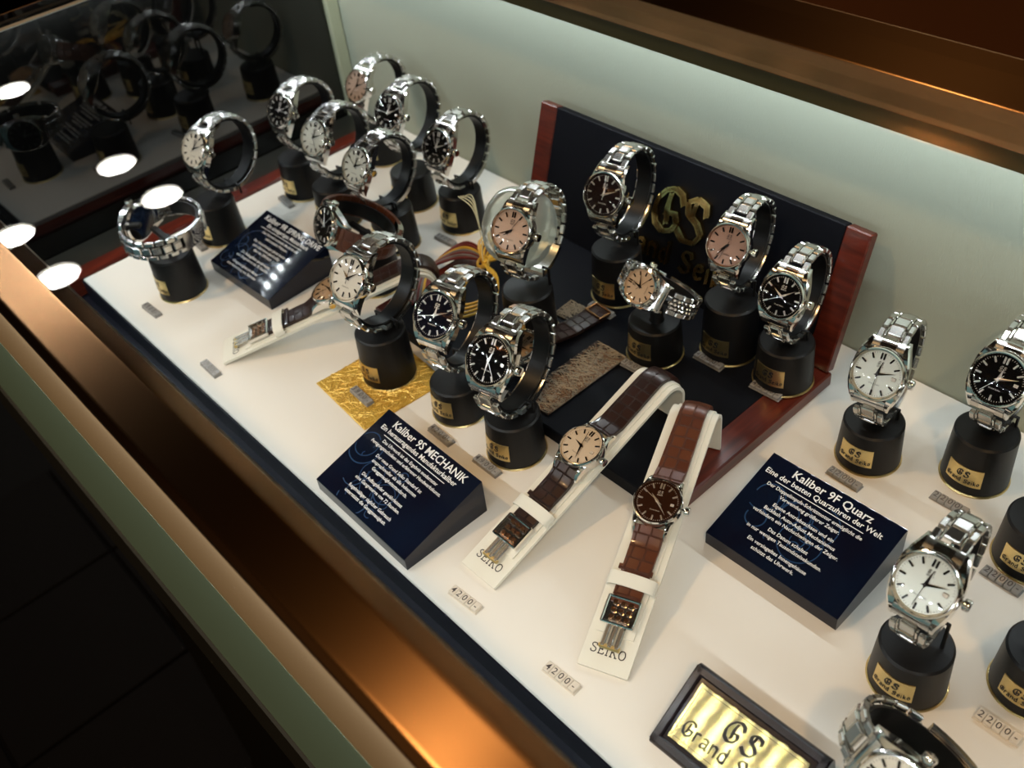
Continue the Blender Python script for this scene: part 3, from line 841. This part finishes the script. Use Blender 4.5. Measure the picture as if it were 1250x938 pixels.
def holder_watch(label_h, label_w, x, y, rz, dial, leather, L=.163, H=.049, drop=.0125, s_case=.103, wid=.0150, time=(10, 9, 30), tails=.040, group='strap watches on sloping holders'):
    T = place(x, y, 0, rz)
    e = empty('watch_holder', label_h, 'holder', 'white sloping watch holders', T)
    path = poly_path(holder_pts(L, H, drop))
    end = path[-1][2]
    mb = MB(); mb.band(path, wid, .0022, 0, None, 0, 3); mb.build('back_plate', PAD, e, 40)
    top = L * 1.045
    mb = MB(); mb.band(sub(path, .020, end - .006, .0022), wid * .76, .0012, 0, None, 0, 3); mb.build('pad', PAD, e, 40)
    # lettering near the foot
    p, n, s = at_s(path, .0085)
    ang = math.atan2(-n[0], n[1])
    LTm = Matrix.Translation((0, p[0] + n[0] * .0024, p[1] + n[1] * .0024)) @ Matrix.Rotation(ang, 4, 'X')
    mb = MB(); flat_letters(mb, strokes(['S_', 'E_', 'I_', 'K_', 'O_'], .0052, (.001, .001), .06), LTm, dy=0.0); mb.build('lettering', INK, e, 0)
    # strap retaining band
    p, n, s = at_s(path, .052)
    bm = Matrix.Translation((0, p[0], p[1])) @ Matrix.Rotation(ang, 4, 'X')
    pts = []
    for i in range(17):
        a = PI * i / 16
        pts.append((math.cos(a) * (wid - .0005) if True else 0, .0026 + .0062 * math.sin(a) ** .55))
    vs = []; fs = []
    for (px, pz) in pts:
        for yy in (-.0042, .0042):
            for o in (0, .0008): vs.append((px * (1 + o * 10), yy, pz + o))
    for i in range(16):
        a, b = i * 4, (i + 1) * 4
        fs += [(a + 1, a + 3, b + 3, b + 1), (a, b, b + 2, a + 2), (a, a + 1, b + 1, b), (a + 2, b + 2, b + 3, a + 3)]
    mb = MB(); mb.add(vs, fs, 0, bm); mb.build('retaining_band', PAD, e, 40)
    # the watch
    W = empty('wristwatch', label_w, 'watch', group, T)
    p, n, s = at_s(path, s_case)
    ang2 = math.atan2(-n[0], n[1])
    hd = Matrix.Translation((0, p[0] + n[0] * .0056, p[1] + n[1] * .0056)) @ Matrix.Rotation(ang2, 4, 'X') @ Matrix.Scale(.94, 4) @ Matrix.Translation((0, 0, -.0215))
    head(W, dial, time, True, False, True, hd)
    # straps: upper one over the arch, lower one to the clasp
    def lift(q0, q1, hi):
        out = []
        for p, n, s in path:
            if not q0 <= s <= q1: continue
            t = abs(s - s_case) - .014
            o = .0036 + hi * max(0, 1 - t / .012)
            out.append(((p[0] + n[0] * o, p[1] + n[1] * o), n, s))
        return out
    mb = MB(); mb.band(lift(s_case + .0146, min(end - .012, s_case + .017 + .078), .0042), lambda q: .0091 - .016 * max(0, (q - s_case - .017)) , .0026, 0, None, .0008, 7); mb.build('strap', leather, W, 60)
    mb = MB(); mb.band(lift(s_case - .0170 - .047, s_case - .0146, .0042), lambda q: .0091 - .018 * max(0, (s_case - .017 - q)), .0026, 0, None, .0008, 7); ls = mb.build('strap', leather, W, 60)
    # a keeper loop, then the deployant clasp
    sk = s_case - .017 - .026
    mb = MB(); mb.band(sub(path, sk - .0024, sk + .0024, .0062), .0102, .0016, 0, None, .0005, 5); mb.build('strap_keeper', leather, W, 60)
    def frame(s, off):
        p, n, _ = at_s(path, s); a = math.atan2(-n[0], n[1])
        return Matrix.Translation((0, p[0] + n[0] * off, p[1] + n[1] * off)) @ Matrix.Rotation(a, 4, 'X')
    s1 = s_case - .017 - .050
    F = frame(s1, .0062)
    mb = MB()
    for sx in (-1, 1):
        mb.box((sx * .0093, -.002, 0), (.0016, .017, .0042), .0006, 0, F)
    for yy in (.006, -.0095): mb.box((0, yy, 0), (.0190, .0018, .0034), .0006, 0, F)
    mb.box((0, -.002, -.0012), (.0172, .014, .0012), .0004, 0, F)
    cl = mb.build('clasp', STEEL, W, 30)
    mb = MB()
    for xx_ in (-.0045, .0, .0045):
        for yy in (-.006, -.0015, .003): mb.box((xx_, yy, .0001), (.0034, .0032, .0022), .0007, 0, F)
    mb.build('clasp_pattern', mat('bronzed_relief', (.30, .16, .09, 1), .22, 1), cl, 30)
    F2 = frame(s1 - .0150, .0048)
    mb = MB()
    for sx in (-.0042, 0, .0042): mb.box((sx, -.001, .0006), (.0030, .0150, .0022), .0007, 0, F2)
    mb.box((0, .0065, .0010), (.0120, .0024, .0030), .0007, 0, F2)
    mb.box((0, -.0078, .0002), (.0128, .0030, .0024), .0007, 1, F2)
    mb.build('clasp_blade', [BRUSH, GOLD], W, 30)
    return e, W
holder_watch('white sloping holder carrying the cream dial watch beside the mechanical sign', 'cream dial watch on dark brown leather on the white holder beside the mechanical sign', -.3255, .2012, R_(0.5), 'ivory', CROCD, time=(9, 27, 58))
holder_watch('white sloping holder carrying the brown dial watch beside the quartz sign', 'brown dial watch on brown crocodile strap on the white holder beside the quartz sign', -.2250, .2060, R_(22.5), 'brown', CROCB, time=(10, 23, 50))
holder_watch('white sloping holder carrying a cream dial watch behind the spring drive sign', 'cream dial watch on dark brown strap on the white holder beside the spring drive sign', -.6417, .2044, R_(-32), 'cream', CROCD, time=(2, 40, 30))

# watch lying on the riser, seen through the loop of the big black dial watch
T = place(-.4430, .3500, RZ + .0002, R_(-6))
W = empty('wristwatch', 'cream dial watch with notched bezel and dark strap lying flat on the riser', 'watch', None, T)
hd = Matrix.Rotation(R_(12), 4, 'X') @ Matrix.Translation((0, 0, -.0162))
head(W, 'cream', (9, 13, 33), True, True, False, hd)
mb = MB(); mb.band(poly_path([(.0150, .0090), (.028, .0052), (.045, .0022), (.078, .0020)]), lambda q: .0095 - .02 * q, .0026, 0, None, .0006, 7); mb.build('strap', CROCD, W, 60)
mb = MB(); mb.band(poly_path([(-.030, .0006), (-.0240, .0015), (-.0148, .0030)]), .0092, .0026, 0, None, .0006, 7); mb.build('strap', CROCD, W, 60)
mb = MB()
for sx in (-1, 1): mb.box((sx * .0082, .072, .0052), (.0016, .012, .0020), .0005)
for yy in (.067, .0775): mb.box((0, yy, .0054), (.0175, .0016, .0022), .0005)
mb.build('buckle', mat('copper_buckle', (.55, .27, .12, 1), .25, 1), W, 30)

# ------------------------------------------------------------------ blue signs
def sign(label, x, y, rz, W_, lines, gears):
    D, hb, hf = .0665, .0285, .0105
    e = empty('information_sign', label, 'sign', 'navy information blocks', place(x, y, 0, rz))
    mb = MB(); mb.prism(rounded([(0, 0), (0, hf), (D, hb), (D, 0)][::-1], .0005, 3), 0, W_); mb.build('block', NAVYS, e, 0)
    a = math.atan2(hb - hf, D); Ls = math.hypot(D, hb - hf)
    F = Matrix.Translation((0, 0, hf + .00006)) @ Matrix.Rotation(a, 4, 'X')
    mb = MB()
    for (s, yy, size, bold, cx) in lines:
        flat_text(mb, s, size, F, cx * W_, yy * Ls, 'CENTER', bold)
    mb.build('lettering', WHITE, e, 0)
    mb = MB(); mb.box((W_ * .47, Ls * .762, .00003), (W_ * .66, .00045, .00005), 0, 0, F); mb.build('rule_line', WHITE, e, 0)
    mb = MB()
    F2 = F @ Matrix.Translation((0, 0, -.00003))
    rg = random.Random(gears)
    for i in range(14):
        cx, cy = rg.uniform(.06, .62) * W_, rg.uniform(.08, .62) * Ls
        r = rg.choice((.0012, .003, .006, .009, .013)); t = rg.uniform(.0004, .0009); a0 = rg.uniform(0, 6.28); n = 24; sp = rg.uniform(2.5, 6.28)
        vs = []; fs = []
        for q in range(n + 1):
            aa = a0 + sp * q / n
            for rr_ in (r, r + t): vs.append((min(max(cx + rr_ * math.cos(aa), .001), W_ - .001), min(max(cy + rr_ * math.sin(aa), .001), Ls - .001), 0))
        for q in range(n): fs.append((2 * q, 2 * q + 1, 2 * q + 3, 2 * q + 2))
        mb.add(vs, [f[::-1] for f in fs], 0, F2)
    mb.build('gear_print', mat('blue_print', (.016, .046, .110, 1), .25), e, 0)
S = .00345
B = .012
sign('navy block sign about the quartz calibre beside the right end of the riser', -.2420, .3153, R_(.6), .0925, [
 ('Kaliber 9F Quarz', .875, .0079, B, .50), ('Eine der besten Quarzuhren der Welt', .797, .0052, B, .47),
 ('Der Doppelimpuls-Schrittmotor ermöglicht die', .695, S, B, .46), ('Verwendung größerer Zeiger.', .635, S, B, .46),
 ('Eigene Antriebsachsen und ein', .545, S, B, .46), ('Backlash Auto-Adjust Mechanismus', .485, S, B, .46), ('verhindern ein Nachschwingen der Zeiger.', .425, S, B, .46),
 ('Das Datum schaltet', .325, S, B, .46), ('in nur wenigen Tausendstelsekunden.', .265, S, B, .46),
 ('Ein versiegeltes Innengehäuse', .165, S, B, .46), ('schützt das Uhrwerk.', .105, S, B, .46)], 3)
sign('navy block sign about the mechanical calibre at the front edge of the board', -.4612, .1742, R_(-.4), .0990, [
 ('Kaliber 9S MECHANIK', .875, .0081, B, .52), ('Ein herausragendes Manufakturkaliber', .797, .0052, B, .47),
 ('Das Uhrwerk ist das Ergebnis modernster', .695, S, B, .47), ('Fertigungstechniken und erfahrener Handwerkskunst.', .635, S, B, .47),
 ('Der neue Grand Seiko Standard ist', .545, S, B, .47), ('anspruchsvoller als alle bekannten', .485, S, B, .47), ('Ganggenauigkeitsstandards.', .425, S, B, .47),
 ('Die Aufzugsfeder gewährleistet', .325, S, B, .47), ('eine Gangreserve von 72 Stunden.', .265, S, B, .47),
 ('Regelmäßiger täglicher Gebrauch', .165, S, B, .47), ('unterstützt die Ganggenauigkeit.', .105, S, B, .47)], 8)
sign('navy block sign about the spring drive calibre with light dots mirrored on it', -.7537, .2580, R_(2.0), .0925, [
 ('Kaliber 9R SPRING DRIVE', .875, .0076, B, .52), ('Ein einzigartiges Meisterwerk', .797, .0052, B, .52),
 ('Das Uhrwerk verbindet Mechanik und', .695, S, B, .50), ('elektronische Präzision.', .635, S, B, .50),
 ('Der Sekundenzeiger gleitet lautlos', .545, S, B, .47), ('und vollkommen gleichmäßig', .485, S, B, .47), ('über das Zifferblatt.', .425, S, B, .47),
 ('Die Aufzugsfeder gewährleistet', .325, S, B, .45), ('eine Gangreserve von 72 Stunden.', .265, S, B, .45),
 ('Ganggenauigkeit pro Monat', .165, S, B, .43), ('eine Abweichung von Sekunden.', .105, S, B, .43)], 12)

# ------------------------------------------------------------------ brass plaque
PQ = empty('brass_plaque', 'dark framed brass plaque with black lettering at the front of the board', 'plaque', None, place(-.1790, .1935, 0, R_(2)))
PWd, PD, PHb = .0800, .0410, .0265
a = math.atan2(PHb - .004, PD); Lp = math.hypot(PD, PHb - .004)
mb = MB(); mb.prism(rounded([(0, 0), (0, .004), (PD, PHb), (PD + .003, PHb - .003), (PD + .008, 0)][::-1], .0014, 3), 0, PWd); mb.build('frame', DWOOD, PQ, 40)
F = Matrix.Translation((0, 0, .0040)) @ Matrix.Rotation(a, 4, 'X')
mb = MB()
for (c, s_) in (((PWd / 2, .0025), (PWd, .005)), ((PWd / 2, Lp - .0025), (PWd, .005)), ((.0025, Lp / 2), (.005, Lp)), ((PWd - .0025, Lp / 2), (.005, Lp))):
    mb.box((c[0], c[1], .0010), (s_[0], s_[1], .0024), .0009, 0, F)
mb.build('moulding', DWOOD, PQ, 40)
PLB = mat('brushed_brass_plate', (.56, .44, .17, 1), .17, 1, aniso=1.0, tangent=(0, 1, .35))
mb = MB(); mb.box((PWd / 2, Lp / 2, .0006), (PWd - .014, Lp - .014, .0012), .0004, 0, F); pl = mb.build('brass_plate', PLB, PQ, 40)
mb = MB(); FT = F @ Matrix.Translation((PWd / 2, 0, .00130))
flat_letters(mb, strokes(['G!', 'S!'], .0120, (.12, .12), .04), FT, dy=Lp * .50)
flat_letters(mb, strokes(word, .0110, (.09, .09), .035), FT, dy=Lp * .27)
for yy in (.0092, Lp - .0092): mb.add([(-.031, yy, 0), (.031, yy, 0), (.031, yy + .0002, 0), (-.031, yy + .0002, 0)], [(0, 1, 2, 3)], 0, FT)
for xx_ in (-.0312, .0310): mb.add([(xx_, .0092, 0), (xx_ + .0002, .0092, 0), (xx_ + .0002, Lp - .0092, 0), (xx_, Lp - .0092, 0)], [(0, 1, 2, 3)], 0, FT)
mb.build('plate_lettering', INK, pl, 0)

# ------------------------------------------------------------------ mats and swatches
def fibres(mb, n, x0, x1, y0, y1, z, L, r, seed, ang=None, spread=PI, wav=.3):
    rg = random.Random(seed)
    for i in range(n):
        x, y = rg.uniform(x0, x1), rg.uniform(y0, y1)
        a = rg.uniform(0, 2 * PI) if ang is None else ang + rg.uniform(-spread, spread)
        pts = []; l = L * rg.uniform(.5, 1.3)
        for q in range(6):
            pts.append((min(max(x, x0), x1), min(max(y, y0), y1), z + rg.uniform(0, .0011)))
            a += rg.uniform(-wav, wav); x += math.cos(a) * l / 5; y += math.sin(a) * l / 5
        mb.tube(pts, r * rg.uniform(.7, 1.3), 4)
GF1 = mat('gold_fibre', (.86, .60, .14, 1), .35, .55); GF2 = mat('gold_foil', (.72, .45, .07, 1), .40, .4, bump=('noise', (700, 700, 700), .7, .0012))
gm = empty('fibre_mat', 'crinkled golden yellow fibre mat under a watch stand', 'mat', None, place(-.5165, .2685, 0, R_(-4)))
mb = MB(); mb.box((0, 0, .0004), (.070, .074, .0008), .0002); mb.build('foil_sheet', GF2, gm)
mb = MB(); fibres(mb, 420, -.0345, .0345, -.0365, .0365, .0007, .014, .00022, 5); f_ = mb.build('fibres', GF1, gm, 60); f_['kind'] = 'stuff'
tm_ = empty('thread_swatch', 'woven swatch of grey and brown threads lying on the navy riser', 'swatch', None, place(-.4005, .3600, RZ + .0003, R_(0)))
mb = MB(); mb.box((0, 0, .0004), (.030, .080, .0008), .0002); mb.build('backing', mat('dark_weave', (.030, .022, .016, 1), .8), tm_)
for cname, colr, n, sd, an in (('pale_threads', (.34, .29, .21, 1), 330, 21, .35), ('brown_threads', (.16, .075, .035, 1), 200, 22, -.25), ('grey_threads', (.20, .185, .15, 1), 200, 23, .1)):
    mb = MB(); fibres(mb, n, -.0148, .0148, -.0395, .0395, .0008, .016, .00026, sd, an, .5, .5); f_ = mb.build('threads', mat(cname, colr, .6), tm_, 60); f_['kind'] = 'stuff'
# small second swatch behind the big black dial watch
sw = empty('thread_swatch', 'small pale woven swatch behind the large black dial watch', 'swatch', None, place(-.4560, .4120, RZ + .0003, R_(4)))
mb = MB(); mb.box((0, 0, .0004), (.016, .020, .0008), .0002); mb.build('backing', mat('dark_weave', (.03, .022, .016, 1)), sw)
mb = MB(); fibres(mb, 120, -.0078, .0078, -.0098, .0098, .0008, .010, .00026, 31); f_ = mb.build('threads', mat('pale_threads', (.34, .29, .21, 1)), sw, 60); f_['kind'] = 'stuff'

# bundle of coloured cords by the edge of the riser
cb = empty('cord_bundle', 'tied bundle of yellow, maroon and grey cords on the riser edge', 'cord bundle', None, place(-.5440, .4000, RZ, 0, 1.25))
YEL = mat('yellow_cord', (.70, .40, .035, 1), .4); MAR = mat('maroon_cord', (.17, .022, .014, 1), .4); GRY = mat('grey_cord', (.20, .17, .15, 1), .45); PAL = mat('pale_filament', (.62, .55, .32, 1), .35)
rg = random.Random(3)
def cord(pts, r, m_, name='cord'):
    P = [Vector(p) for p in pts]; out = []
    for i in range(len(P) - 1):
        p0, p1, p2, p3 = P[max(i - 1, 0)], P[i], P[i + 1], P[min(i + 2, len(P) - 1)]
        for q in range(6):
            t = q / 6
            out.append(.5 * ((2 * p1) + (p2 - p0) * t + (2 * p0 - 5 * p1 + 4 * p2 - p3) * t * t + (3 * p1 - p0 - 3 * p2 + p3) * t ** 3))
    out.append(P[-1])
    mb = MB(); mb.tube(out, r, 6); mb.build(name, m_, cb, 60)
for i in range(6):      # yellow loops above the knot
    o = rg.uniform(-.006, .006)
    cord([(0, 0, .010), (-.008 + o, .010, .016), (-.006 + o, .030 + rg.uniform(-.004, .004), .012 + .002 * i), (.003 + o, .032, .010 + .002 * i), (.004 + o, .014, .014), (.001, 0, .011)], .0008, YEL)
for i in range(4):      # loops below the knot
    o = .003 * i
    cord([(0, 0, .010), (.012 + o, -.006, .012), (.024 + o, -.022, .006), (.014 + o, -.034 - o, .004), (.004, -.020, .006), (0, 0, .009)], .0008, YEL)
for i in range(7):      # maroon and grey strands curving away
    o = .0022 * i
    cord([(0, 0, .009), (-.010, .002 + o * .4, .008 + o * .3), (-.024 - o * .3, -.006 + o, .006 + o * .3), (-.032 - o * .2, -.022 + o * .8, .003), (-.026, -.038 + o, .0018), (-.012, -.052 + o, .0014)], .0010, (MAR, GRY, MAR, GRY, YEL, MAR, MAR)[i])
for i in range(4):      # loose filaments sticking up
    cord([(0, 0, .012), (-.006, .006, .026), (-.016 - .002 * i, .010 + .002 * i, .040 + .001 * i), (-.030 - .003 * i, .010 + .004 * i, .044 - .003 * i)], .00035, PAL, 'filament')
mb = MB(); 
for i in range(3): mb.lathe([(.0040, -.0006), (.0046, 0), (.0040, .0006), (.0034, 0), (.0040, -.0006)], 14, 0, Matrix.Translation((0, 0, .009 + .0013 * i)) @ Matrix.Rotation(.2 * i, 4, 'X'))
mb.build('tie', YEL, cb, 60)

# ------------------------------------------------------------------ price tags
tl = MB(); tl.box((0, 0, .0013), (.0044, .0064, .0026), .0004)
TILE_P = tl.build('tile', TAGM, None, 0, True)
tl = MB(); tl.box((0, 0, .0013), (.0044, .0064, .0026), .0004)
TILE_D = tl.build('tile', TAGD, None, 0, True)
DIG = {}
def digit(c):
    if c not in DIG:
        mb = MB(); flat_text(mb, c, .0060, Matrix.Translation((0, -.0021, .00268)), bold=.006)
        DIG[c] = mb.build('digit', mat('tag_ink', (.06, .05, .045, 1), .4), None, 0, True)
    return DIG[c]
def price_tag(x, y, z, rz, text, where, dark=True):
    e = empty('price_tag', where, 'price tag', 'price tags made of small digit tiles', place(x, y, z, rz))
    mb = MB(); mb.box((0, 0, .0003), (.0245, .0070, .0006), .0001); mb.build('tag_rail', TAGD if dark else TAGM, e, 0)
    for i, c in enumerate(text):
        t = inst('tile', TILE_D if dark else TILE_P, e, Matrix.Translation(((i - 2) * .0047, 0, .0006)))
        inst('digit', digit(c), t)
TAGS = [
 (-0.7423, 0.1905, 0.0, 0.04, '4900-', 'grey price tag in front of the level bracelet watch', True),
 (-0.6329, 0.1864, 0.0, -0.021, '3900-', 'grey price tag at the foot of the holder by the spring drive sign', True),
 (-0.7971, 0.3638, 0.0, -0.101, '4200-', 'grey price tag in front of the stand by the smoked glass wall', True),
 (-0.8003, 0.2693, 0.0, -0.069, '4900-', 'grey price tag between the spring drive sign and its neighbour stand', True),
 (-0.6238, 0.4216, 0.0, 0.056, '4900-', 'grey price tag near the pale wall in front of a lone stand', True),
 (-0.5131, 0.2483, 0.0013, -0.055, '3900-', 'grey price tag lying on the golden fibre mat', True),
 (-0.4373, 0.263, 0.0, -0.037, '4200-', 'grey price tag beside the navy dial watch behind the mechanical sign', True),
 (-0.3907, 0.2655, 0.0, -0.001, '4900-', 'grey price tag in front of the large black dial watch', True),
 (-0.3181, 0.1841, 0.0, 0.07, '4200-', 'pale price tag at the foot of the cream dial holder', False),
 (-0.2387, 0.1874, 0.0, 0.062, '4200-', 'pale price tag at the foot of the brown dial holder', False),
 (-0.2102, 0.4144, 0.0, -0.037, '2200-', 'grey price tag between the quartz sign and the silver dial watch', True),
 (-0.1519, 0.4396, 0.0, -0.005, '2200-', 'grey price tag in front of the tall stand near the pale wall', True),
 (-0.1012, 0.4077, 0.0, -0.048, '2200-', 'grey price tag behind the large silver dial watch', True),
 (-0.0577, 0.3231, 0.0, -0.006, '2200-', 'pale price tag beside the level white dial watch', False),
 (-0.4382, 0.4279, 0.0125, 0.023, '3900-', 'silvery price tag on the navy riser under the wine dial watch', True),
 (-0.3727, 0.3954, 0.0125, 0.046, '3900-', 'silvery price tag on the navy riser beside the thread swatch', True),
 (-0.3385, 0.4354, 0.0125, 0.014, '4200-', 'silvery price tag on the navy riser under the copper dial watch', True),
 (-0.2896, 0.4371, 0.0125, 0.038, '4200-', 'silvery price tag on the mahogany end of the riser', True),
]
for t in TAGS: price_tag(*t)
